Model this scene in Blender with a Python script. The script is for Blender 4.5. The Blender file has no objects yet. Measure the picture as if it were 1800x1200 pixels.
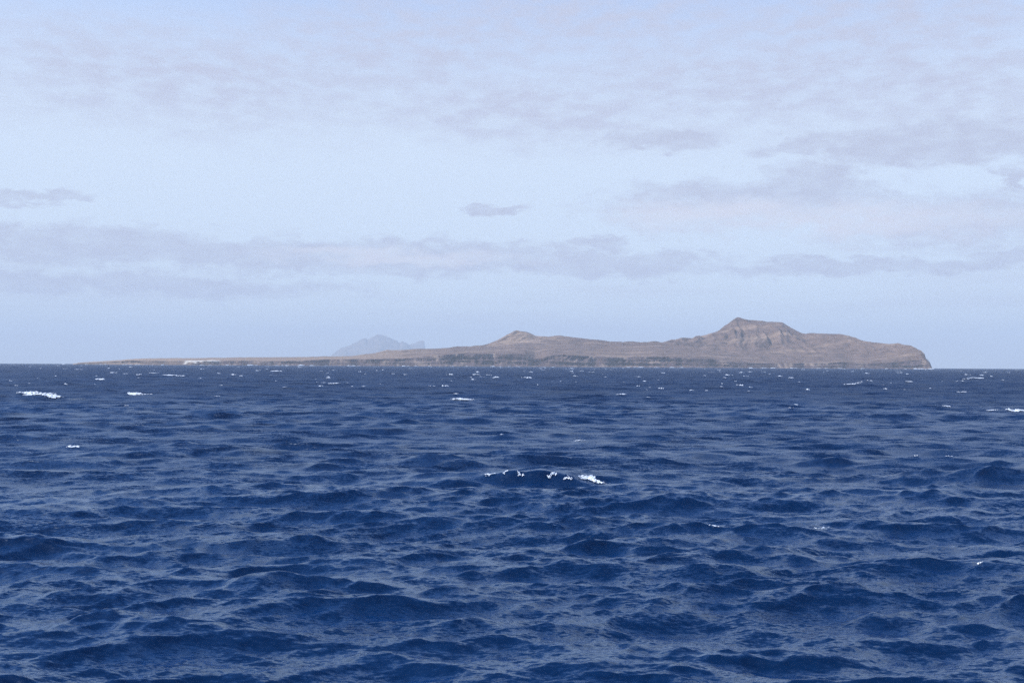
import bpy, math
import numpy as np
from mathutils import Matrix, Vector

scene = bpy.context.scene
coll = scene.collection
R_EARTH = 6.371e6

# ------------------------------------------------------------------ camera
F_PX, CX, CY = 1970.0, 900.0, 600.0            # focal length / centre in photo pixels (1800 x 1200)
CAM_H = 7.0
PITCH = math.atan(40.2 / F_PX)
ROLL = 0.0053
FWD = np.array([0, math.cos(PITCH), math.sin(PITCH)])
UP0 = np.array([0, -math.sin(PITCH), math.cos(PITCH)])
RT0 = np.array([1.0, 0, 0])
RGT = math.cos(ROLL) * RT0 + math.sin(ROLL) * UP0
UPV = -math.sin(ROLL) * RT0 + math.cos(ROLL) * UP0

cam_data = bpy.data.cameras.new('camera')
cam_data.sensor_width = 36.0
cam_data.lens = 36.0 * F_PX / 1800.0
cam_data.clip_start = 0.1
cam_data.clip_end = 60000.0
cam = bpy.data.objects.new('camera', cam_data)
coll.objects.link(cam)
M = Matrix.Identity(4)
for i in range(3):
    M[i][0], M[i][1], M[i][2] = RGT[i], UPV[i], -FWD[i]
M[0][3], M[1][3], M[2][3] = 0.0, 0.0, CAM_H
cam.matrix_world = M
scene.camera = cam

scene.view_settings.view_transform = 'Standard'
scene.view_settings.look = 'None'
scene.view_settings.gamma = 1.0
scene.view_settings.use_curve_mapping = False
scene.view_settings.exposure = 0.30
scene.cycles.max_bounces = 6
scene.cycles.volume_bounces = 0
scene.cycles.sample_clamp_direct = 1.4
scene.cycles.sample_clamp_indirect = 1.4
scene.cycles.use_denoising = False

# ------------------------------------------------------------------ node helpers
class NT:
    def __init__(self, tree):
        self.t = tree; self.n = tree.nodes; self.l = tree.links
    def _set(self, sock, v):
        if v is None:
            return
        if hasattr(v, 'is_output'):
            self.l.new(v, sock)
        else:
            sock.default_value = v
    def new(self, typ, **kw):
        n = self.n.new(typ)
        for k, v in kw.items():
            setattr(n, k, v)
        return n
    def math(self, op, a, b=None, c=None, clamp=False):
        n = self.new('ShaderNodeMath', operation=op, use_clamp=clamp)
        for i, v in enumerate((a, b, c)):
            self._set(n.inputs[i], v)
        return n.outputs[0]
    def vmath(self, op, a, b=None, scale=None):
        n = self.new('ShaderNodeVectorMath', operation=op)
        self._set(n.inputs[0], a)
        if b is not None: self._set(n.inputs[1], b)
        if scale is not None: self._set(n.inputs['Scale'], scale)
        return n.outputs['Value'] if op in ('LENGTH', 'DOT_PRODUCT', 'DISTANCE') else n.outputs[0]
    def maprange(self, v, a, b, c=0.0, d=1.0, smooth=True):
        n = self.new('ShaderNodeMapRange', interpolation_type='SMOOTHSTEP' if smooth else 'LINEAR')
        self._set(n.inputs[0], v)
        for i, x in enumerate((a, b, c, d)):
            self._set(n.inputs[1 + i], x)
        return n.outputs[0]
    def noise(self, vec, scale=1.0, detail=2.0, rough=0.5, color=False, distortion=0.0):
        n = self.new('ShaderNodeTexNoise')
        self._set(n.inputs['Vector'], vec)
        self._set(n.inputs['Scale'], scale)
        self._set(n.inputs['Detail'], detail)
        self._set(n.inputs['Roughness'], rough)
        self._set(n.inputs['Distortion'], distortion)
        return n.outputs['Color'] if color else n.outputs['Fac']
    def mix(self, fac, a, b, blend='MIX'):
        n = self.new('ShaderNodeMix', data_type='RGBA', blend_type=blend)
        self._set(n.inputs[0], fac); self._set(n.inputs[6], a); self._set(n.inputs[7], b)
        return n.outputs[2]
    def comb(self, x, y, z):
        n = self.new('ShaderNodeCombineXYZ')
        for i, v in enumerate((x, y, z)):
            self._set(n.inputs[i], v)
        return n.outputs[0]
    def sep(self, v):
        n = self.new('ShaderNodeSeparateXYZ'); self._set(n.inputs[0], v)
        return n.outputs
    def attr(self, name):
        n = self.new('ShaderNodeAttribute'); n.attribute_name = name
        return n

def material(name):
    m = bpy.data.materials.new(name); m.use_nodes = True
    m.node_tree.nodes.clear()
    g = NT(m.node_tree)
    out = g.new('ShaderNodeOutputMaterial')
    return m, g, out

# ------------------------------------------------------------------ sun and sky
SUN_EL, SUN_AZ = math.radians(45), math.radians(-106)     # azimuth measured from +Y towards +X
sun_vec = Vector((math.sin(SUN_AZ) * math.cos(SUN_EL), math.cos(SUN_AZ) * math.cos(SUN_EL), math.sin(SUN_EL)))
sd = bpy.data.lights.new('sun', 'SUN')
sd.energy = 4.8
sd.angle = math.radians(0.6)
sd.color = (1.0, 0.975, 0.94)
sun = bpy.data.objects.new('sun', sd)
sun.rotation_euler = sun_vec.to_track_quat('Z', 'Y').to_euler()
coll.objects.link(sun)

world = bpy.data.worlds.new('World')
scene.world = world
world.use_nodes = True
world.node_tree.nodes.clear()
w = NT(world.node_tree)
wout = w.new('ShaderNodeOutputWorld')
bg = w.new('ShaderNodeBackground')
bg.inputs['Strength'].default_value = 0.15
w.l.new(bg.outputs[0], wout.inputs[0])
sky = w.new('ShaderNodeTexSky', sky_type='NISHITA')
sky.sun_disc = False
sky.sun_elevation = SUN_EL
sky.sun_rotation = SUN_AZ
sky.air_density = 1.0
sky.dust_density = 0.7
sky.ozone_density = 3.0
tc = w.new('ShaderNodeTexCoord')
D = tc.outputs['Generated']
dx, dy, dz = w.sep(D)
az = w.math('ARCTAN2', dx, dy)
el = w.math('ARCSINE', dz)
deg = 180 / math.pi
azd = w.math('MULTIPLY', az, deg)
eld = w.math('MULTIPLY', el, deg)
P = w.comb(azd, eld, 0.0)

def px_dir(px, py):
    px = np.asarray(px, float); py = np.asarray(py, float)
    d = F_PX * FWD[None, :] + (px - CX)[..., None] * RGT - (py - CY)[..., None] * UPV
    return d / np.linalg.norm(d, axis=-1, keepdims=True)
def px_azel(px, py):
    d = px_dir(np.array([px]), np.array([py]))[0]
    return math.degrees(math.atan2(d[0], d[1])), math.degrees(math.asin(d[2]))

# one flat cloud sheet seen in perspective (planar projection), used for streaks and for the sky out of frame
zc_ = w.math('MAXIMUM', w.math('ADD', dz, 0.035), 0.02)
plane = w.comb(w.math('DIVIDE', dx, zc_), w.math('DIVIDE', dy, zc_), 0.0)
n_big = w.noise(w.vmath('MULTIPLY', plane, (0.35, 0.55, 1.0)), 1.0, 6.0, 0.55)
n_strat = w.noise(w.vmath('MULTIPLY', P, (0.055, 0.75, 1.0)), 1.0, 5.0, 0.55)
warp = w.vmath('MULTIPLY', w.vmath('SUBTRACT', w.noise(w.vmath('MULTIPLY', P, (0.35, 0.9, 1.0)), 1.0, 7.0, 0.62, color=True), (0.5, 0.5, 0.5)), (7.0, 2.4, 0.0))
PW = w.vmath('ADD', P, warp)
fine = w.noise(w.vmath('MULTIPLY', P, (0.6, 1.6, 1.0)), 1.0, 8.0, 0.6)

def ellipse(px, py, rx, ry, soft=1.0):
    a, e = px_azel(px, py)
    s = F_PX * math.pi / 180
    q = w.vmath('MULTIPLY', w.vmath('SUBTRACT', PW, (a, e, 0.0)), (s / rx, s / ry, 0.0))
    return w.maprange(w.vmath('LENGTH', q), 1.0 + 0.45 * soft, 1.0 - 0.75 * soft)
def union(ms):
    r = ms[0]
    for m in ms[1:]:
        r = w.math('MAXIMUM', r, m)
    return r

# grey-lilac low clouds seen in the photograph
clouds_low = union([
    ellipse(1310, 360, 300, 54), ellipse(1660, 385, 280, 50), ellipse(1420, 335, 130, 52),
    ellipse(130, 430, 300, 40), ellipse(470, 447, 330, 32), ellipse(760, 452, 300, 34), ellipse(1080, 462, 240, 26),
    ellipse(1170, 246, 120, 20), ellipse(1640, 252, 260, 40), ellipse(1400, 262, 70, 18),
    ellipse(1780, 445, 90, 22), ellipse(1065, 430, 60, 16), ellipse(870, 369, 70, 11),
    ellipse(60, 345, 80, 14), ellipse(1420, 462, 130, 13), ellipse(1790, 310, 30, 30),
    ellipse(220, 497, 420, 24), ellipse(1500, 470, 300, 20), ellipse(1010, 468, 240, 20)])
fine2 = w.noise(w.vmath('MULTIPLY', P, (0.9, 2.0, 1.0)), 1.0, 8.0, 0.62)
clouds_low = w.maprange(w.math('ADD', clouds_low, w.math('MULTIPLY', w.math('SUBTRACT', fine2, 0.5), 1.4)), 0.15, 0.95)
# broad high veils
veil = union([
    ellipse(1330, 130, 480, 110, 1.2), ellipse(980, 205, 240, 60, 1.2), ellipse(1640, 130, 300, 110, 1.2),
    ellipse(330, 130, 480, 100, 1.2), ellipse(700, 90, 330, 110, 1.2), ellipse(1000, 40, 420, 70, 1.2), ellipse(1550, 40, 420, 80, 1.2), ellipse(900, 190, 300, 60, 1.2)])
# whole-sky sheet: patches everywhere above the frame and to the sides
above = w.maprange(eld, 13.0, 24.0)
beside = w.maprange(w.math('ABSOLUTE', azd), 23.0, 34.0)
out_frame = w.math('MAXIMUM', above, beside)
sheet = w.math('MULTIPLY', w.maprange(n_big, 0.40, 0.66), out_frame)
low_band = w.math('MULTIPLY', w.maprange(n_strat, 0.42, 0.66), w.maprange(eld, 7.5, 2.5))

pale = w.math('MULTIPLY', w.maprange(eld, 16.0, 6.0), 1.0)
base = w.mix(1.0, sky.outputs[0], (0.68, 0.90, 1.25, 1.0), 'MULTIPLY')
# thin bright high haze that whitens the lower sky
base = w.mix(w.math('MULTIPLY', w.maprange(eld, 27.0, 11.0), 0.88), base, (4.15, 4.70, 5.35, 1.0))
c1 = w.mix(w.math('MULTIPLY', veil, w.maprange(fine, 0.32, 0.66, 0.3, 1.0)), base, (3.15, 3.40, 4.35, 1.0))
c1 = w.mix(w.math('MULTIPLY', sheet, 0.15), c1, (3.37, 3.89, 5.50, 1.0))
c2 = w.mix(w.math('MULTIPLY', low_band, 0.65), c1, (3.55, 3.95, 4.80, 1.0))
lit = union([ellipse(1480, 392, 320, 34), ellipse(1230, 378, 200, 30), ellipse(700, 452, 220, 14), ellipse(1210, 90, 260, 60, 1.2)])
ccol = w.mix(w.math('MULTIPLY', lit, 0.8), (3.00, 3.25, 4.15, 1.0), (4.35, 4.40, 5.00, 1.0))
c3 = w.mix(w.math('MULTIPLY', clouds_low, w.maprange(fine, 0.25, 0.7, 0.5, 0.95)), c2, ccol)
w.l.new(c3, bg.inputs['Color'])

# ------------------------------------------------------------------ numpy noise
rng = np.random.default_rng(7)
_perm = rng.permutation(4096)
_gx = np.cos(np.linspace(0, 2 * np.pi, 4096, endpoint=False))[rng.permutation(4096)]
_ph = rng.uniform(0, 2 * np.pi, 4096)
_gx, _gy = np.cos(_ph), np.sin(_ph)
def perlin(x, y):
    x = np.asarray(x, float); y = np.asarray(y, float)
    xi = np.floor(x).astype(np.int64); yi = np.floor(y).astype(np.int64)
    xf = x - xi; yf = y - yi
    u = xf * xf * xf * (xf * (xf * 6 - 15) + 10); v = yf * yf * yf * (yf * (yf * 6 - 15) + 10)
    def g(ix, iy, fx, fy):
        h = _perm[(_perm[ix & 4095] + iy) & 4095]
        return _gx[h] * fx + _gy[h] * fy
    a = g(xi, yi, xf, yf); b = g(xi + 1, yi, xf - 1, yf)
    c = g(xi, yi + 1, xf, yf - 1); d = g(xi + 1, yi + 1, xf - 1, yf - 1)
    return 1.5 * ((a + (b - a) * u) * (1 - v) + (c + (d - c) * u) * v)
def fbm(x, y, o=4, gain=0.5, lac=2.03):
    s = 0; a = 1.0; t = 0
    for i in range(o):
        s = s + a * perlin(x + 17.3 * i, y - 9.1 * i); t += a
        a *= gain; x = x * lac; y = y * lac
    return s / t
def ridged(x, y, o=4, gain=0.5, lac=2.05):
    s = 0; a = 1.0; t = 0
    for i in range(o):
        s = s + a * (1 - 2 * np.abs(perlin(x + 31.7 * i, y + 11.9 * i))); t += a
        a *= gain; x = x * lac; y = y * lac
    return s / t
def sstep(a, b, x):
    t = np.clip((x - a) / (b - a), 0, 1); return t * t * (3 - 2 * t)

def grid_mesh(name, V, nr, nc, wrap=False, mask=None, attrs=None, smooth=True):
    """V: (nr*nc,3) grid of vertices -> mesh of quads, built with foreach_set"""
    r = np.arange(nr - 1)[:, None]; ncc = nc if wrap else nc - 1
    c = np.arange(ncc)[None, :]; c2 = (c + 1) % nc
    q = np.stack([r * nc + c, r * nc + c2, (r + 1) * nc + c2, (r + 1) * nc + c], -1).reshape(-1, 4)
    if mask is not None:
        q = q[mask.reshape(-1)]
        used, inv = np.unique(q, return_inverse=True)
        V = V[used]; q = inv.reshape(-1, 4)
        if attrs: attrs = {k: v[used] for k, v in attrs.items()}
    me = bpy.data.meshes.new(name)
    me.vertices.add(len(V)); me.vertices.foreach_set('co', V.astype(np.float32).ravel())
    me.loops.add(q.size); me.loops.foreach_set('vertex_index', q.astype(np.int32).ravel())
    me.polygons.add(len(q)); me.polygons.foreach_set('loop_start', np.arange(0, q.size, 4, dtype=np.int32))
    me.update(calc_edges=True)
    if smooth: me.polygons.foreach_set('use_smooth', np.ones(len(q), bool))
    for k, v in (attrs or {}).items():
        if v.ndim == 1:
            a = me.attributes.new(k, 'FLOAT', 'POINT'); a.data.foreach_set('value', v.astype(np.float32))
        else:
            a = me.attributes.new(k, 'FLOAT_COLOR', 'POINT')
            a.data.foreach_set('color', np.c_[v, np.ones(len(v))].astype(np.float32).ravel())
    me.validate()
    return me

# ------------------------------------------------------------------ the sea surface as a function
WIND = math.radians(-90 + 9)          # direction the waves travel: towards the camera, a little to one side
def make_band(lmin, lmax, seed, n=512):
    L = n * lmin / 3.0
    k1 = 2 * np.pi * np.fft.fftfreq(n, L / n)
    kx, ky = np.meshgrid(k1, k1, indexing='ij')
    k = np.hypot(kx, ky); k[0, 0] = 1
    lam = 2 * np.pi / k
    kp = 2 * np.pi / 26.0
    th = np.arctan2(ky, kx) - WIND
    p = np.clip(6.0 * (kp / k) ** 0.30, 1.7, 7.0)
    spread = np.where(np.cos(th) > 0, np.abs(np.cos(th)) ** p, 0.02)
    S = k ** -4.0 * np.exp(-1.25 * (kp / k) ** 2) * spread
    # soft band limits that add up to one between neighbouring bands
    S = S * ((lam >= lmin) & (lam < lmax))
    r = np.random.default_rng(seed)
    H = (r.normal(size=(n, n)) + 1j * r.normal(size=(n, n))) * np.sqrt(S) * (2 * np.pi / L)
    H[0, 0] = 0
    f = lambda A: np.real(np.fft.ifft2(A)) * n * n
    Z = f(H); X = f(1j * kx / k * H); Y = f(1j * ky / k * H)
    sl = f(np.sqrt(1) * 1j * kx * H).var() + f(1j * ky * H).var()
    jx = f(-kx * kx / k * H); jy = f(-ky * ky / k * H); jxy = f(-kx * ky / k * H)
    return dict(L=L, n=n, lmin=lmin, lmax=lmax, F=np.stack([Z, X, Y, jx, jy, jxy], -1), sl=sl)
BANDS = [make_band(16, 150, 11), make_band(5.5, 16, 12), make_band(1.8, 5.5, 13), make_band(0.6, 1.8, 14), make_band(0.2, 0.6, 15)]
for b, sdv in zip(BANDS, (0.150, 0.135, 0.086, 0.034, 0.0108)):      # height of each band (standard deviation, m)
    A_ = sdv / b['F'][..., 0].std()
    b['F'] *= A_; b['sl'] *= A_ * A_
CHOP = 1.2
print('slope var per band', [round(b['sl'], 4) for b in BANDS], 'std', [round(float(b['F'][..., 0].std()), 3) for b in BANDS])

def sample_band(b, x, y):
    n = b['n']; s = n / b['L']
    fx = (x * s) % n; fy = (y * s) % n
    ix = np.floor(fx).astype(np.int32); iy = np.floor(fy).astype(np.int32)
    tx = (fx - ix)[:, None]; ty = (fy - iy)[:, None]
    ix %= n; iy %= n; jx = (ix + 1) % n; jy = (iy + 1) % n
    F = b['F']
    return (F[ix, iy] * (1 - tx) + F[jx, iy] * tx) * (1 - ty) + (F[ix, jy] * (1 - tx) + F[jx, jy] * tx) * ty

def sea_point(px, py):
    """where the line of sight through a photo pixel meets the mean sea"""
    d = px_dir(np.array([px]), np.array([py]))[0]
    t = CAM_H / max(-d[2], 1e-4)
    for _ in range(20):
        x, y = d[0] * t, d[1] * t
        t = min(7000.0, (CAM_H + (x * x + y * y) / (2 * R_EARTH)) / max(-d[2], 1e-4))
    return d[0] * t, d[1] * t
# individual steep waves seen in the photograph: pixel of the crest, crest length in pixels, height (m), crest slant (rad)
HEROES = [(930, 838, 300, 1.05, -.03), (800, 843, 130, .35, .05), (1290, 1010, 300, .55, .25), (1390, 990, 160, .35, -.1), (1160, 955, 240, .45, 0.1),
          (440, 1050, 200, .38, -.15), (90, 990, 240, .36, -.1), (640, 908, 180, .33, .05), (220, 805, 160, .38, .0), (50, 955, 160, .3, -.1),
          (1560, 1080, 200, .34, .1), (60, 1050, 220, .34, -.05), (180, 1105, 180, .3, .1), (1030, 960, 200, .34, .15), (220, 1055, 110, .26, 0),
          (1200, 1080, 260, .3, .1), (1700, 850, 160, .35, .05), (1480, 810, 200, .36, .1), (850, 800, 120, .25, 0), (1690, 700, 160, .5, 0),
          (1560, 735, 150, .4, 0), (620, 800, 160, .3, 0.05), (420, 800, 120, .25, 0.05), (1750, 965, 150, .3, -.1), (120, 905, 160, .3, 0),
          (60, 693, 110, .5, -.02), (240, 694, 70, .4, 0), (840, 661, 60, .6, 0), (810, 702, 60, .4, 0), (300, 661, 70, .5, 0), (1790, 726, 60, .45, 0)]
HERO = []
for (hx, hy, wpx, A, rot) in HEROES:
    x, y = sea_point(hx, hy); d = math.hypot(x, y)
    HERO.append((x, y, 0.5 * wpx * d / F_PX * 0.66, 0.6 * A, rot))

def sea(x, y, dr):
    """displaced sea surface at rest points x, y; dr = local mesh spacing. returns points, jacobian, missing slope"""
    x = np.asarray(x, float); y = np.asarray(y, float)
    Z = np.zeros_like(x); X = np.zeros_like(x); Y = np.zeros_like(x)
    jx = np.zeros_like(x); jy = np.zeros_like(x); jxy = np.zeros_like(x); miss = np.full_like(x, 0.105 ** 2)
    # slow modulation: groups of higher and lower waves
    grp = 1.0 + 0.35 * perlin(x / 38.0 + 3.3, y / 30.0 + 8.1)
    for b in BANDS:
        lam = math.sqrt(b['lmin'] * b['lmax'])
        wt = np.clip((lam / dr - 1.8) / 2.5, 0, 1)
        miss += b['sl'] * (1 - wt * wt)
        use = wt > 0
        if not use.any(): continue
        s = sample_band(b, x[use], y[use])
        k = (wt[use] * (grp[use] if b['lmin'] < 16 else 1.0))
        Z[use] += s[:, 0] * k; X[use] += s[:, 1] * k; Y[use] += s[:, 2] * k
        jx[use] += s[:, 3] * k; jy[use] += s[:, 4] * k; jxy[use] += s[:, 5] * k
    for (hx, hy, Lh, A, rot) in HERO:
        dd = (np.abs(x - hx) < 4 * Lh) & (np.abs(y - hy) < 9)
        if not dd.any(): continue
        ca, sa = math.cos(rot), math.sin(rot)
        s = (x[dd] - hx) * ca + (y[dd] - hy) * sa
        t = -(x[dd] - hx) * sa + (y[dd] - hy) * ca
        t = t + 0.35 * Lh * (perlin(s / (0.8 * Lh) + hx, hy * 0.37 + s * 0) * 0.6) + 0.10 * (s / Lh) ** 2 * Lh
        e = np.exp(-(s / Lh) ** 2) * (1 + 0.28 * perlin(s / (0.42 * Lh) + 5 * hy, s * 0 + hx))
        prof = np.where(t < 0, np.exp(-(t / 0.6) ** 2), np.exp(-np.abs(t / 1.5) ** 1.4))
        trough = -0.30 * np.exp(-((t + 1.9) / 1.3) ** 2)
        Z[dd] += A * e * (prof + trough)
        Y[dd] -= 0.45 * A * e * np.exp(-(t / 0.9) ** 2) / CHOP
    J = (1 + CHOP * jx) * (1 + CHOP * jy) - (CHOP * jxy) ** 2
    px, py = x + CHOP * X, y + CHOP * Y
    pz = Z - (px * px + py * py) / (2 * R_EARTH)
    return np.stack([px, py, pz], -1), J, np.sqrt(miss)

# ------------------------------------------------------------------ sea mesh (polar sheet, finest towards the island)
rings = np.concatenate([np.geomspace(1.5, 10.0, 40)[:-1], np.geomspace(10.0, 1800.0, 1330)[:-1], np.geomspace(1800.0, 22400.0, 130)])
half = math.radians(31)
a_in = np.linspace(-half, half, 640)
a_out = np.linspace(half, 2 * math.pi - half, 72)[1:-1]
ang = np.concatenate([a_in, a_out])
nr, nc = len(rings), len(ang)
drv = np.gradient(rings)
Rg, Ag = np.meshgrid(rings, ang, indexing='ij')
DRg = np.repeat(drv[:, None], nc, 1)
dang = np.where(np.arange(nc) < 639, a_in[1] - a_in[0], a_out[1] - a_out[0])
DRg = np.maximum(DRg, Rg * dang[None, :] * np.where(np.arange(nc) < 639, 0.0, 1.0)[None, :])
X0 = (Rg * np.sin(Ag)).ravel(); Y0 = (Rg * np.cos(Ag)).ravel()
SP, SJ, SM = sea(X0, Y0, DRg.ravel())
sea_me = grid_mesh('sea', SP, nr, nc, wrap=True, attrs={'micro': SM, 'fold': SJ})
sea_ob = bpy.data.objects.new('sea', sea_me)
coll.objects.link(sea_ob)
sea_ob['kind'] = 'structure'
sea_ob['label'] = 'choppy deep blue sea with whitecaps reaching to the horizon'

m, g, out = material('sea_water')
b = g.new('ShaderNodeBsdfMetallic', distribution='GGX', fresnel_type='F82')     # the reflecting surface: low head-on, high at grazing angles
body = g.new('ShaderNodeBsdfDiffuse')                                            # light coming back out of the deep water
both = g.new('ShaderNodeAddShader')
g.l.new(body.outputs[0], both.inputs[0]); g.l.new(b.outputs[0], both.inputs[1])
geo = g.new('ShaderNodeNewGeometry')
pos = geo.outputs['Position']
micro = g.attr('micro').outputs['Fac']
def slopes(scale, stretch, detail, rough):
    c = g.noise(g.vmath('MULTIPLY', pos, (stretch, 1.0, 0.6)), scale, detail, rough, color=True)
    return g.vmath('MULTIPLY', g.vmath('SUBTRACT', c, (0.5, 0.5, 0.5)), (1.0, 1.25, 0.0))
s1 = slopes(9.0, 0.5, 4.0, 0.65)
s2 = slopes(1.1, 0.4, 4.0, 0.65)
gust = g.maprange(g.noise(g.vmath('MULTIPLY', pos, (0.035, 0.08, 0.0)), 1.0, 3.0, 0.55), 0.35, 0.65, 0.65, 1.35)
s3 = slopes(0.28, 0.45, 3.0, 0.6)
s4 = slopes(0.07, 0.4, 3.0, 0.6)
s3 = g.vmath('SCALE', s3, scale=g.maprange(micro, 0.17, 0.29, 0.0, 1.3))      # coarser chop only where the mesh no longer carries it
s4 = g.vmath('SCALE', s4, scale=g.maprange(micro, 0.27, 0.33, 0.0, 1.1))
s12 = g.vmath('ADD', g.vmath('ADD', g.vmath('SCALE', s1, scale=1.3), s2), g.vmath('ADD', s3, s4))
sv = g.vmath('SCALE', s12, scale=g.math('MULTIPLY', g.math('MULTIPLY', micro, gust), 5.2))
nrm = g.vmath('NORMALIZE', g.vmath('ADD', geo.outputs['Normal'], sv))
g.l.new(nrm, b.inputs['Normal'])
g.l.new(g.math('ADD', g.maprange(micro, 0.11, 0.285, 0.06, 0.36, smooth=False), g.maprange(micro, 0.285, 0.34, 0.0, 0.30, smooth=False)), b.inputs['Roughness'])
body.inputs['Color'].default_value = (0.0006, 0.0110, 0.0415, 1)
g.l.new(nrm, body.inputs['Normal'])
b.inputs['Base Color'].default_value = (0.026, 0.032, 0.039, 1)
b.inputs['Edge Tint'].default_value = (0.85, 0.935, 1.0, 1)
g.l.new(both.outputs[0], out.inputs['Surface'])
sea_me.materials.append(m)

# ------------------------------------------------------------------ foam: whitecaps and surf, pieces of the sea
m, g, out = material('sea_foam')
b = g.new('ShaderNodeBsdfPrincipled')
geo = g.new('ShaderNodeNewGeometry')
fn = g.noise(geo.outputs['Position'], 6.0, 4.0, 0.6)
col = g.mix(g.maprange(fn, 0.40, 0.64), (0.40, 0.48, 0.58, 1), (0.80, 0.82, 0.83, 1))
g.l.new(col, b.inputs['Base Color'])
b.inputs['Roughness'].default_value = 0.7
b.inputs['Subsurface Weight'].default_value = 0.0
g.l.new(b.outputs[0], out.inputs['Surface'])
foam_mat = m

def foam_piece(name, x, y, length, depth, seed, dens=0.0, lift=0.05, rot=0.0, dr=None, split=False):
    d = math.hypot(x, y)
    cell = max(0.03, d * 0.0006)
    nl = int(np.clip(length / cell, 12, 130)); nd = int(np.clip(depth / cell, 7, 60))
    s = np.linspace(-1, 1, nl); t = np.linspace(-1, 1, nd)
    S, T = np.meshgrid(s, t, indexing='ij')
    ca, sa = math.cos(rot), math.sin(rot)
    lx = S * length / 2; ly = T * depth / 2 + 0.45 * depth * perlin(S * 1.3 + seed, S * 0 + seed * 1.7)
    gx = x + lx * ca - ly * sa; gy = y + lx * sa + ly * ca
    dr = dr if dr else max(0.1, d * 0.00393)
    p, J, _ = sea(gx.ravel(), gy.ravel(), np.full(gx.size, dr))
    q = length / max(depth, 0.1)
    n1 = fbm(S * 0.9 * q + seed * 3.1, T * 1.1 + seed * 7.7, 3, 0.6)
    n2 = fbm(lx / (3.5 * cell) + seed * 1.3, ly / (3.5 * cell) + seed * 2.9, 2, 0.7)
    env = 1 - (np.abs(S) ** 2.4 + np.abs(T) ** 2)
    val = env * 0.85 + 0.8 * n1 + 0.75 * n2 - 0.34 + dens + 0.12 * np.random.default_rng(int(seed * 10)).normal(size=S.shape)
    lumps = (0.35 + 0.65 * np.clip(val, 0, 1)) * lift * (0.7 + 0.9 * n2)
    p[:, 2] += np.clip(lumps, 0.012, None).ravel() + np.minimum(0.0004 * d, 0.35)
    keep = (val[:-1, :-1] > 0) & (val[1:, 1:] > 0)
    if keep.sum() < 3:
        keep[nl // 3:2 * nl // 3, nd // 3:2 * nd // 3] = True
    if split:
        lab = np.zeros(keep.shape, int); parts = []
        for a0, b0 in np.argwhere(keep):
            if lab[a0, b0]: continue
            st = [(a0, b0)]; lab[a0, b0] = len(parts) + 1; mem = []
            while st:
                a, b_ = st.pop(); mem.append((a, b_))
                for da in (-1, 0, 1):
                    for db in (-1, 0, 1):
                        a1, b1 = a + da, b_ + db
                        if 0 <= a1 < keep.shape[0] and 0 <= b1 < keep.shape[1] and keep[a1, b1] and not lab[a1, b1]:
                            lab[a1, b1] = len(parts) + 1; st.append((a1, b1))
            parts.append(mem)
        res = []
        for mem in sorted(parts, key=len, reverse=True)[:8]:
            if len(mem) < 4: continue
            mk = np.zeros_like(keep)
            for a, b_ in mem: mk[a, b_] = True
            me = grid_mesh(name, p, nl, nd, mask=mk); me.materials.append(foam_mat)
            o = bpy.data.objects.new(name, me); coll.objects.link(o); res.append(o)
        return res
    me = grid_mesh(name, p, nl, nd, mask=keep)
    me.materials.append(foam_mat)
    o = bpy.data.objects.new(name, me)
    coll.objects.link(o)
    return o

# whitecaps traced from the photograph: pixel centre, width px, height px, density
CAPS = [(58, 692, 88, 13, -.06), (90, 697, 50, 8, -.05), (240, 693, 56, 9, .02), (1046, 845, 60, 10, -.02), (972, 839, 26, 13, -.3), (905, 833, 90, 4, -.45), (860, 834, 26, 3, -.2),
        (812, 703, 46, 11, .12), (800, 697, 14, 4, .2), (838, 659, 18, 4, .4), (858, 660, 14, 4, .4), (300, 660, 26, 3.5, .4), (318, 662, 14, 3, .4), (268, 657, 20, 3, .3),
        (1716, 665, 34, 6, .2), (1700, 667, 20, 3, .3), (1496, 676, 30, 5, -.05), (1508, 675, 10, 3, .4), (1092, 695, 22, 4, .1), (1391, 721, 12, 3.5, .1), (1666, 720, 16, 4, .3),
        (1785, 723, 34, 9, .05), (1740, 722, 30, 3, -.1), (1607, 803, 18, 5, .1), (1667, 804, 14, 5, .15), (880, 773, 10, 6, .1), (1720, 1043, 18, 8, -.1), (1446, 930, 40, 7, -.3),
        (224, 714, 10, 3, .3), (382, 701, 16, 3, .1), (128, 787, 34, 4, -.2), (1692, 692, 18, 4, .1), (1598, 672, 16, 3, .4), (1510, 645, 8, 3, .3), (115, 649, 9, 3, .4), (137, 650, 14, 3.5, .4),
        (220, 658, 10, 2.5, .4), (565, 654, 8, 2.5, .3), (690, 658, 10, 2.5, .3), (722, 648, 9, 3, .4), (955, 651, 10, 3, .4), (1120, 663, 14, 3, .3), (1040, 655, 12, 2.5, .3),
        (1250, 655, 12, 3, .3), (1310, 662, 12, 3, .3), (1410, 651, 10, 3, .3), (1400, 716, 8, 2, .3), (1315, 690, 8, 2, .3), (1255, 925, 30, 5, -.35), (1015, 775, 30, 3, -.3), (585, 675, 30, 4, -.1),
        (500, 683, 9, 3, .2), (568, 674, 8, 3, .2), (590, 676, 20, 2.5, .2), (930, 848, 20, 10, -.5), (1000, 843, 30, 8, -.35), (1140, 701, 10, 3, .2), (1240, 688, 10, 3, .2)]
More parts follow.
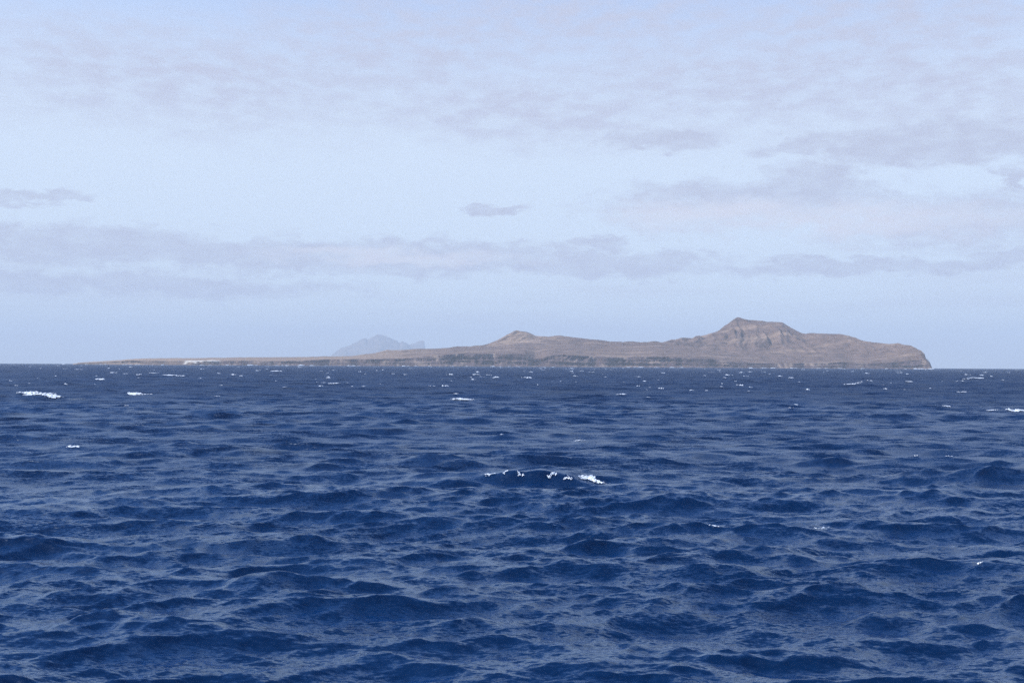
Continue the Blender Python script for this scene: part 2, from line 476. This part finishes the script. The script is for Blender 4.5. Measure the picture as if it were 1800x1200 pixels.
def look(px, py, crest):
    """first wave the line of sight through a pixel meets; optionally the top of that wave. returns rest x, y"""
    d = px_dir(np.array([px]), np.array([py]))[0]
    az_ = math.atan2(d[0], d[1]); te = d[2] / math.hypot(d[0], d[1])
    x, y = sea_point(px, py); d0 = math.hypot(x, y)
    rr = np.geomspace(d0 * 0.55, d0 * 1.5, 900)
    p, J, _ = sea(rr * math.sin(az_), rr * math.cos(az_), np.maximum(0.1, rr * 0.00393))
    te_p = (p[:, 2] - CAM_H) / np.hypot(p[:, 0], p[:, 1])
    k = int(np.argmax(te_p >= te)) if (te_p >= te).any() else int(np.argmax(te_p))
    if crest:
        e = k
        while e + 1 < len(rr) and rr[e + 1] < rr[k] + max(4.0, 0.01 * d0): e += 1
        k = k + int(np.argmax(te_p[k:e + 1]))
    return rr[k] * math.sin(az_), rr[k] * math.cos(az_)
SMALL = 'small white foam crest breaking on the dark blue open water'
def cap_thing(o, label, group=None):
    o['label'] = label; o['category'] = 'whitecap'
    if group: o['group'] = group
NAMED = {0: 'widest ragged white foam crest, on a steep blue wave in open water',
         1: 'thin lacy foam trailing from the widest ragged foam crest',
         2: 'compact white foam patch beside the widest ragged foam crest',
         3: 'brightest foam spill at the end of the dark breaking wave',
         6: 'small foam fleck at the tail end of the dark breaking wave',
         7: 'white foam crest on a dark wave with a detached fleck beside it',
         8: 'detached foam fleck beside a larger foam crest on a dark wave',
         14: 'long foam crest in open water off the rocky headland',
         21: 'broad lacy foam patch with a thin streak leading to it',
         22: 'thin foam streak leading to the broad lacy foam patch'}
PAIRS = {9: ('bright foam crest, one of two side by side in front of the island cliffs', 'two foam crests side by side'),
         10: ('bright foam crest, one of two side by side in front of the island cliffs', 'two foam crests side by side')}
_fl = ('white flecks of foam on the crest and face of the dark breaking wave', 'flecks on the breaking wave')
FLECKS = {4: _fl, 5: _fl, 54: _fl, 55: _fl, 27: ('faint lacy foam fleck in the smooth water behind a tall dark wave', 'lacy flecks behind a tall wave')}
for i, (cx, cy, wp, hp, dn) in enumerate(CAPS):
    x, y = look(cx, cy, wp < 25); d = math.hypot(x, y)
    L = max(wp * d / F_PX, 0.4)
    dep = min(max(hp * d / F_PX * 3.0, 0.4), L * 0.6)
    o = foam_piece('whitecap', x, y, L, dep, 1.7 * i + 3, dn, lift=min(0.3, 0.35 * hp * d / F_PX), split=i in FLECKS, rot={0: -0.55, 1: -0.5, 2: -0.3, 3: -0.25}.get(i, 0.0))
    if i in FLECKS:
        for q in o: cap_thing(q, *FLECKS[i])
    elif i in NAMED: cap_thing(o, NAMED[i])
    elif i in PAIRS: cap_thing(o, *PAIRS[i])
    else: cap_thing(o, SMALL, 'small whitecaps scattered over the sea')
# smaller breaking crests scattered towards the horizon
r2 = np.random.default_rng(21)
for cnt in range(225):
    px = r2.uniform(0, 1800); hy = 638.35 + 0.0053 * px
    py = hy + 1.2 + 42 * r2.uniform() ** 2.2
    x, y = look(px, py, True); d = math.hypot(x, y)
    if d > 3300: continue
    wpx = r2.lognormal(1.85, 0.45)
    L = np.clip(wpx * d / F_PX, 0.7, 12.0)
    o = foam_piece('whitecap', x, y, L, min(L * 0.5, 3.0), 5.3 * cnt + 900, 0.25, lift=min(0.7, 0.2 * L), rot=r2.normal(0, .2))
    cap_thing(o, SMALL, 'small whitecaps scattered over the sea')

# ------------------------------------------------------------------ the island
SKY = np.array([(128,639),(133,638.6),(140,637),(165,635.5),(190,634.5),(215,632.5),(230,631),(245,630),(290,630),(315,629.3),(380,629),(405,628.5),(440,628.2),(500,627.5),(560,627),
 (580,627),(600,626.5),(620,625.3),(635,624),(650,622.3),(665,618.8),(672,617),(680,614.6),(690,615.3),(700,615.2),(720,614.3),(735,613.3),(750,613),(770,612.3),(800,610.6),(830,609.6),
 (848,608.8),(860,604),(872,598.5),(880,594.5),(890,588.5),(897,585.3),(903,582.6),(908,581.2),(915,582),(925,583),(933,586),(941,590),(945,590.3),(955,591),(965,591.5),(975,590),
 (985,589.8),(1000,592),(1010,593),(1024,594.5),(1040,596.5),(1050,597),(1063,598.5),(1073,600.5),(1086,600.7),(1090,600),(1097,601.7),(1110,601.9),(1126,603),(1132,602.2),(1145,602.3),
 (1164,603),(1172,600),(1180,597),(1187,597.5),(1195,597.3),(1205,596.5),(1220,593.5),(1230,591),(1240,588.5),(1250,586),(1258,583.5),(1265,580),(1267,577.5),(1272,574),(1273,572.5),(1280,568.5),
 (1288,562.5),(1294,558),(1298,557.4),(1302,558.5),(1308,561),(1315,562),(1330,563),(1350,565.7),(1354,565.2),(1365,566),(1375,566),(1380,569.5),(1390,575.5),(1400,581),(1410,585.5),
 (1416,586.5),(1425,585),(1440,586),(1465,586.7),(1480,588.5),(1495,592),(1510,597),(1525,602.5),(1535,604),(1555,606.5),(1575,609),(1590,612),(1600,614),(1610,616),(1613,617.6),(1619,618.3),
 (1624,621),(1626.3,624.5),(1627.2,630),(1631,633),(1633.5,635),(1635.5,639),(1638.5,646.5),(1642,652)], float)
CLF = np.array([(128,640.5),(140,638),(190,636),(230,633.4),(250,633),(270,633.6),(290,634.3),(330,634.3),(380,634),(440,634.3),(500,634.5),(560,632),(620,631),(640,631),(700,630.5),(730,629),(750,627),
 (770,623.5),(800,622),(850,621.3),(900,621),(922,622.5),(930,626),(940,630.5),(953,629),(962,625),(975,623),(1000,624),(1025,626),(1055,626.5),(1065,628),(1090,628),(1150,627.5),(1200,628),
 (1250,630.5),(1270,633.5),(1290,636),(1320,638),(1400,638.2),(1450,637.5),(1480,636.5),(1500,638.5),(1550,637.5),(1580,636),(1600,634),(1619,632),(1627,634),(1634,640),(1638,647.5),(1642,653)], float)
FOOT = np.array([(128,639.6),(190,635.2),(250,631),(330,631),(440,630.5),(560,629.3),(620,628.5),(680,624),(720,621),(760,617.5),(800,614.5),(830,612),(848,609.6),(870,608),(890,606),(905,602.8),(925,602.6),(945,603),(975,604.5),
 (1000,606),(1060,609),(1110,608),(1164,606),(1180,609),(1200,611),(1220,612.8),(1250,616.5),(1280,622),(1300,624),(1350,626),(1400,625),(1500,626),(1560,624),(1600,622.5),(1619,624.5),(1627,631.5),(1634,638),(1638,647),(1642,652.5)], float)
# pale rock of the pointed hill and dark outcrops are colours of the land itself
nu = 1150
u = np.unique(np.concatenate([np.linspace(128, 1600, nu - 150), np.linspace(1600, 1642, 150)]))
nu = len(u)
sky_y = np.interp(u, SKY[:, 0], SKY[:, 1]); clf_y = np.interp(u, CLF[:, 0], CLF[:, 1]); foot_y = np.interp(u, FOOT[:, 0], FOOT[:, 1])
clf_y = clf_y + 0.5 * fbm(u / 9.0, u * 0 + 2.2, 3)
sky_y = sky_y + 0.22 * fbm(u / 5.0, u * 0 + 7.2, 3)
def az_of(u):
    d = px_dir(u, 643 + 0.0053 * (u - 900)); return np.arctan2(d[:, 0], d[:, 1])
AZU = az_of(u)
def elev(u, py):
    d = px_dir(u, py); return np.tan(np.arcsin(d[:, 2])) / 1.0
# coast distance with bays and buttresses
Dc = np.interp(u, [128, 500, 900, 1250, 1500, 1642], [4150, 3900, 3760, 3820, 3900, 3960])
lat = AZU * 3800.0
bays = 38 * fbm(lat / 330.0, lat * 0 + 4.4, 2) + 26 * ridged(lat / 150.0, lat * 0 + 1.4, 2)
bays += 26 * np.exp(-((u - 940) / 15.0) ** 2) + 22 * np.exp(-((u - 1045) / 12.0) ** 2) + 25 * np.exp(-((u - 868) / 8.0) ** 2)
endf = sstep(128, 200, u) * sstep(1640, 1600, u)
D0 = Dc + bays * endf
Dclf = D0 + 30 * endf + 6
Dft = Dc + np.interp(u, [128, 300, 700, 848, 905, 1000, 1164, 1300, 1500, 1600, 1642], [30, 220, 380, 560, 560, 420, 420, 240, 200, 60, 12])
Drg = Dc + np.interp(u, [128, 300, 620, 700, 848, 908, 1000, 1164, 1200, 1300, 1420, 1500, 1600, 1625, 1642], [60, 480, 560, 600, 620, 760, 640, 560, 640, 640, 520, 420, 170, 70, 22])
def zat(py, Dd):
    return CAM_H + elev(u, py) * Dd
zc = zat(clf_y, Dclf); zf = zat(foot_y, Dft); zr = zat(sky_y, Drg)
z0 = -(D0 ** 2) / (2 * R_EARTH) - 2.0
zc = np.maximum(zc, z0 + 1.0)
rows_D, rows_Z, rows_k, rows_s = [], [], [], []
# cliff rows: talus, lower scarp, ledge, upper scarp
cz = np.concatenate([np.linspace(0, 0.22, 12, endpoint=False), np.linspace(0.22, 0.48, 16, endpoint=False), np.linspace(0.48, 0.56, 7, endpoint=False), np.linspace(0.56, 1.0, 24)])
cshift = 0.16 * fbm(lat / 110.0 + 2.7, lat * 0 + 6.6, 3)
for c in cz:
    d = np.interp(np.clip(c + cshift * math.sin(math.pi * c), 0, 1), [0, 0.10, 0.22, 0.47, 0.50, 0.57, 0.97, 1.0], [-16, -6, 2, 4, 14, 18, 21, 30]) * endf
    Z = z0 + (zc - z0) * c
    steep = sstep(0.15, 0.26, c) * (1 - 0.6 * sstep(0.46, 0.5, c) * (1 - sstep(0.53, 0.58, c))) * (1 - sstep(0.97, 1.0, c))
    flute = 30.0 * ridged(lat / 38.0 + 0.6 * fbm(lat / 60, Z / 30.0, 2), Z / 140.0, 4, 0.62) + 9.0 * fbm(lat / 11.0, Z / 60.0, 3)
    flute = flute * (0.3 + 0.9 * sstep(-0.35, 0.4, fbm(lat / 210.0 + 8.8, lat * 0 + 0.4, 2)))
    hgt = np.clip((zc - z0) / 40.0, 0.1, 1.0)
    # scarps fade into smooth talus in places
    soft = sstep(-0.25, 0.35, fbm(lat / 120.0 + 5, Z * 0 + c * 1.5, 2))
    rows_D.append(D0 + d * (0.5 + 0.5 * hgt) + flute * (0.15 + 0.85 * steep * soft) * hgt * endf)
    rows_Z.append(Z + 1.1 * fbm(lat / 14.0, Z / 6 + 3, 2) * (0.2 + hgt) * sstep(0, 0.1, c) * endf)
    rows_k.append(np.full(nu, 0.0)); rows_s.append(np.full(nu, c))
# apron from the cliff edge to the foot of the hills
for s in np.linspace(0, 1, 74)[1:]:
    Dd = Dclf + (Dft - Dclf) * s
    Z = zc + (zf - zc) * (s ** 0.9)
    a = math.sin(math.pi * min(1, s * 1.0)) ** 0.6
    X = Dd * np.sin(AZU)
    Z = Z + a * endf * (4.0 * fbm(X / 170.0, Dd / 120.0, 3) + 2.2 * ridged(X / 55.0, Dd / 150.0 + 3, 3) + 0.8 * fbm(X / 12.0, Dd / 14.0, 2))
    rows_D.append(Dd); rows_Z.append(Z); rows_k.append(np.full(nu, 1.0)); rows_s.append(np.full(nu, s))
# slopes from the foot to the ridge
gul = np.interp(u, [128, 600, 848, 908, 960, 1164, 1200, 1300, 1420, 1560, 1620, 1642], [0.05, 0.15, 0.3, 0.6, 0.35, 0.3, 0.7, 1.0, 0.9, 0.8, 0.7, 0.2])
for s in np.linspace(0, 1, 110)[1:]:
    Dd = Dft + (Drg - Dft) * s
    conc = np.interp(u, [128, 1164, 1280, 1400, 1500, 1642], [1.0, 1.1, 1.45, 1.3, 0.95, 0.85])
    Z = zf + (zr - zf) * s ** conc
    X = Dd * np.sin(AZU)
    a = np.sin(math.pi * np.clip(s, 0, 1)) ** 0.7
    px_ = X / 150.0 + 0.9 * (s - 0.5) * np.tanh((u - 1330) / 60.0) + 0.4 * fbm(X / 200.0, Dd / 200.0 + 9, 2)
    Z = Z + a * gul * endf * (42 * ridged(px_, Dd / 620.0 + 2, 3, 0.55) + 15 * ridged(px_ * 2.7, Dd / 260.0, 3, 0.55) + 7 * fbm(X / 24.0, Dd / 30.0, 3) - 16)
    # rock ledges
    led = sstep(0.1, 0.5, fbm(X / 140.0, Z / 18.0 + 4, 3))
    Z = Z + a * gul * endf * led * 2.6 * np.sin(Z / 3.1 + 2 * fbm(X / 60.0, Dd / 60.0, 2))
    rows_D.append(Dd); rows_Z.append(Z); rows_k.append(np.full(nu, 2.0)); rows_s.append(np.full(nu, s))
# far side falls back to the sea
for s in np.linspace(0, 1, 16)[1:]:
    Dd = Drg + s * (160 + 3.0 * np.clip(zr, 0, 200)) * np.clip(endf, 0.15, 1)
    Z = zr * (1 - s) ** 1.2 * (1 - 0.12 * s) - 8 * s
    rows_D.append(Dd); rows_Z.append(Z); rows_k.append(np.full(nu, 3.0)); rows_s.append(np.full(nu, s))
RD = np.array(rows_D); RZ = np.array(rows_Z); RK = np.array(rows_k); RS = np.array(rows_s)
UU = np.repeat(u[None, :], len(RD), 0)
PX, PY = RD * np.sin(AZU)[None, :], RD * np.cos(AZU)[None, :]
# land colours, with some shade and haze painted into them
def lerp(a, b, t): return a + (b - a) * t[..., None]
brown = np.array([0.138, 0.093, 0.073]); dark = np.array([0.050, 0.035, 0.033]); tan = np.array([0.34, 0.245, 0.170]); grey = np.array([0.080, 0.055, 0.056]); buff = np.array([0.27, 0.205, 0.160]); sand = np.array([0.60, 0.56, 0.49])
C = np.ones(RD.shape + (3,)) * brown
n1 = fbm(PX / 260.0, PY / 90.0 + RZ / 30, 4); n2 = fbm(PX / 45.0, RZ / 9.0 + PY / 80, 3)
C = lerp(C, tan, 0.42 * sstep(0.0, 0.45, n1)); C = lerp(C, dark, 0.55 * sstep(0.0, 0.4, -n2 - 0.4 * n1))
hillm = np.exp(-(((UU - 915) / 42.0) ** 2)) * (RK == 2)
C = lerp(C, tan, 0.75 * hillm * sstep(-0.5, 0.3, n2))
leftm = sstep(760, 640, UU) * ((RK == 1) | (RK == 2))
C = lerp(C, tan, 0.45 * leftm)
cl = (RK == 0).astype(float)
n3 = 0.75 * fbm(PX / 47.0, RZ / 40.0, 4, 0.6) + 0.4 * fbm(PX / 11.0, RZ / 30.0, 2) + 0.25 * fbm(PX / 210.0, RZ / 60.0, 2); strata = fbm(PX / 160.0, RZ / 4.0, 2)
C = lerp(C, grey, 0.95 * cl); C = lerp(C, buff, 0.75 * cl * sstep(0.0, 0.45, n3 + 0.35 * strata)); C = lerp(C, dark, 0.85 * cl * sstep(0.05, 0.45, -n3 - 0.3 * strata))  # grey cliff rock; dark and buff patches also paint in the scarps' shadow contrast
C = lerp(C, np.array([0.085, 0.075, 0.080]), cl * 0.8 * sstep(0.13, 0.03, RS))
headm = sstep(1560, 1625, UU) * (RK == 2) * sstep(0.95, 0.4, RS)
C = lerp(C, dark, 0.55 * headm * sstep(-0.4, 0.3, n2 + n1))  # shaded end of the headland, painted darker into the colour
spit = sstep(420, 200, UU)
C = lerp(C, tan, 0.55 * spit)  # haze over the low spit, imitated by paling its colour
# white sand blown over the low cliff at the western plain
sm = (np.exp(-((UU - 343) / 17.0) ** 4) + np.exp(-((UU - 374) / 12.0) ** 4)) * np.where(RK == 0, sstep(0.72, 0.85, RS + 0.22 * n3), np.where(RK == 1, sstep(0.30, 0.12, RS + 0.1 * n3), 0))
sm2 = (np.exp(-((UU - 330 + 8 * (1 - RS)) / 2.5) ** 2) + np.exp(-((UU - 342 - 6 * (0.8 - RS)) / 2.5) ** 2)) * cl * sstep(0.25, 0.4, RS)
C = lerp(C, sand, np.clip(sm + sm2, 0, 1))
isl_me = grid_mesh('island', np.stack([PX, PY, RZ], -1).reshape(-1, 3), len(RD), nu, attrs={'land': C.reshape(-1, 3)})
isl = bpy.data.objects.new('island', isl_me); coll.objects.link(isl)
isl['kind'] = 'structure'
isl['label'] = 'bare brown rocky island with flat-topped peak and low sea cliffs'
m, g, out = material('island_rock')
b = g.new('ShaderNodeBsdfPrincipled')
geo = g.new('ShaderNodeNewGeometry'); pos = geo.outputs['Position']
lc = g.attr('land').outputs['Color']
v1 = g.noise(g.vmath('MULTIPLY', pos, (1, 1, 2.5)), 0.06, 6.0, 0.65)
v2 = g.noise(g.vmath('MULTIPLY', pos, (1, 1, 3.0)), 0.25, 3.0, 0.6)
k = g.math('MULTIPLY', g.maprange(v1, 0.25, 0.75, 0.78, 1.22, smooth=False), g.maprange(v2, 0.25, 0.75, 0.86, 1.14, smooth=False))
g.l.new(g.vmath('SCALE', lc, scale=k), b.inputs['Base Color'])
bm_ = g.new('ShaderNodeBump'); bm_.inputs['Strength'].default_value = 0.6; bm_.inputs['Distance'].default_value = 3.0
g.l.new(v1, bm_.inputs['Height']); g.l.new(bm_.outputs[0], b.inputs['Normal'])
b.inputs['Roughness'].default_value = 0.95
b.inputs['Specular IOR Level'].default_value = 0.1
g.l.new(b.outputs[0], out.inputs['Surface'])
isl_me.materials.append(m)

# surf breaking along the island's shore, also pieces of the sea
SURF = [(440, 11, 3), (505, 8, 2), (530, 12, 3.5), (549, 10, 2), (613, 6, 2), (622, 8, 2), (710, 7, 2), (820, 6, 1.5), (866, 9, 2), (1105, 7, 1.5), (1127, 11, 1.8), (1181, 8, 2), (1199, 6, 2), (1320, 8, 2), (1359, 9, 2), (1392, 7, 1.5),
        (1516, 7, 1.2), (1558, 5, 1.2), (1610, 9, 2.5), (1620, 12, 2), (1637, 10, 2.5), (186, 5, 1.5), (240, 5, 1.5), (286, 6, 1.5), (112, 6, 1.5), (355, 8, 1.2), (400, 6, 1.2)]
r3 = np.random.default_rng(5)
for i, (sx, wp, hp) in enumerate(SURF + [(float(r3.uniform(150, 1630)), 5.0, 1.0) for _ in range(40)]):
    dcoast = float(np.interp(sx, u, D0)) - 24 - 14 * endf[0]
    a = float(np.interp(sx, u, AZU)) if sx > 130 else float(az_of(np.array([sx]))[0])
    L = wp * dcoast / F_PX; H = hp * dcoast / F_PX * 0.55
    nS, nT = 22, 8
    S, T = np.meshgrid(np.linspace(-1, 1, nS), np.linspace(0, math.pi, nT), indexing='ij')
    hh = H * (0.35 + 0.65 * np.clip(fbm(S * 2.2 + 9.1 * i, S * 0 + i * 3.3, 3) + 0.5, 0, 1.3)) * (1 - S ** 2) ** 0.5 + 0.05
    ax = S * L / 2; ay = -np.cos(T) * (2.5 + 3 * (1 - S ** 2)); zz = hh * np.sin(T) ** 0.8 * (1 + 0.25 * fbm(S * 7 + i, T * 2, 2))
    X = dcoast * math.sin(a) + ax * math.cos(a) + ay * math.sin(a); Y = dcoast * math.cos(a) - ax * math.sin(a) + ay * math.cos(a)
    Z = zz - (X ** 2 + Y ** 2) / (2 * R_EARTH) - 0.1 + 0.3
    me = grid_mesh('surf', np.stack([X, Y, Z], -1).reshape(-1, 3), nS, nT)
    me.materials.append(foam_mat)
    o = bpy.data.objects.new('surf', me); coll.objects.link(o)
    o['label'] = 'white surf breaking at the foot of the island shore'; o['category'] = 'surf'; o['group'] = 'surf along the island shore'

# ------------------------------------------------------------------ the far steep island behind
def far_island(name, prof, dist, depth, label, seed):
    prof = np.array(prof, float)
    uu = np.linspace(prof[0, 0], prof[-1, 0], 260)
    py = np.interp(uu, prof[:, 0], prof[:, 1]) + 0.25 * fbm(uu / 4.0, uu * 0 + seed, 3)
    d = px_dir(uu, 643 + 0.0053 * (uu - 900)); A = np.arctan2(d[:, 0], d[:, 1])
    dd = px_dir(uu, py); zr = CAM_H + np.tan(np.arcsin(dd[:, 2])) * dist
    rows = []
    for s in np.concatenate([np.linspace(0, 1, 60), 1 + np.linspace(0, 1, 12)[1:]]):
        if s <= 1:
            Dd = dist - depth * (1 - s); Z = -45 + (zr + 45) * s ** 1.25
        else:
            Dd = dist + depth * 0.6 * (s - 1); Z = zr * (2 - s) - 20 * (s - 1)
        X = Dd * np.sin(A)
        Z = Z + math.sin(math.pi * min(s, 1)) * 70 * ridged(X / 420.0 + seed, np.full_like(X, Dd) / 1500.0, 4, 0.55)
        rows.append(np.stack([X, Dd * np.cos(A), Z], -1))
    me = grid_mesh(name, np.array(rows).reshape(-1, 3), len(rows), len(uu))
    m2, g2, o2 = material(name + '_rock')
    b2 = g2.new('ShaderNodeBsdfPrincipled'); ge = g2.new('ShaderNodeNewGeometry')
    nz = g2.noise(ge.outputs['Position'], 0.01, 5.0, 0.6)
    g2.l.new(g2.mix(g2.maprange(nz, 0.35, 0.65), (0.10, 0.075, 0.06, 1), (0.20, 0.15, 0.11, 1)), b2.inputs['Base Color'])
    b2.inputs['Roughness'].default_value = 0.95
    g2.l.new(b2.outputs[0], o2.inputs['Surface'])
    me.materials.append(m2)
    o = bpy.data.objects.new(name, me); coll.objects.link(o)
    o['kind'] = 'structure'; o['label'] = label
    return o
far_island('distant_island', [(577,643),(579,640),(581,626.5),(585,622),(590,617.5),(600,611),(608,609),(614,607),(620,604),(628,600.5),(632,598),(637,595),(640,594),(643,595),(646,597),(652,593),(660,589),(664,587.5),(668,588),
   (674,589.5),(678,590.5),(682,592.5),(686,593.5),(690,596.5),(694,598),(698,598.5),(702,602.5),(705,600.5),(707,599.5),(712,601.5),(717,604.5),(722,610),(727,616),(733,625),(738,641),(740,643)], 19600, 1600,
   'steep jagged island fading blue in haze beyond the low plain', 3.0)
far_island('distant_headland', [(712,643),(714,612),(718,606),(722,604.5),(728,603),(734,600.5),(738,598.7),(740,598.2),(744,598.8),(745.5,600),(746.3,606),(747.3,612),(748,620),(749,640),(750,643)], 20400, 600,
   'sharp hazy headland with sheer end behind the jagged far island', 8.0)

# ------------------------------------------------------------------ haze: one closed box of thin pale air
HX, HB, HT = 22800.0, -72.0, 700.0
vs = [(x, y, z) for z in (HB, HT) for x, y in ((-HX, -HX), (HX, -HX), (HX, HX), (-HX, HX))]
fs = [(3, 2, 1, 0), (4, 5, 6, 7), (0, 1, 5, 4), (1, 2, 6, 5), (2, 3, 7, 6), (3, 0, 4, 7)]
hme = bpy.data.meshes.new('haze'); hme.from_pydata(vs, [], fs); hme.update()
haze = bpy.data.objects.new('haze', hme); coll.objects.link(haze)
haze['kind'] = 'stuff'; haze['label'] = 'pale blue sea haze filling the air over the water'
m, g, out = material('haze_air')
pv = g.new('ShaderNodeVolumePrincipled')
pv.inputs['Color'].default_value = (0.74, 0.86, 1.0, 1)
pv.inputs['Density'].default_value = 0.00009
pv.inputs['Anisotropy'].default_value = 0.0
g.l.new(pv.outputs[0], out.inputs['Volume'])
hme.materials.append(m)
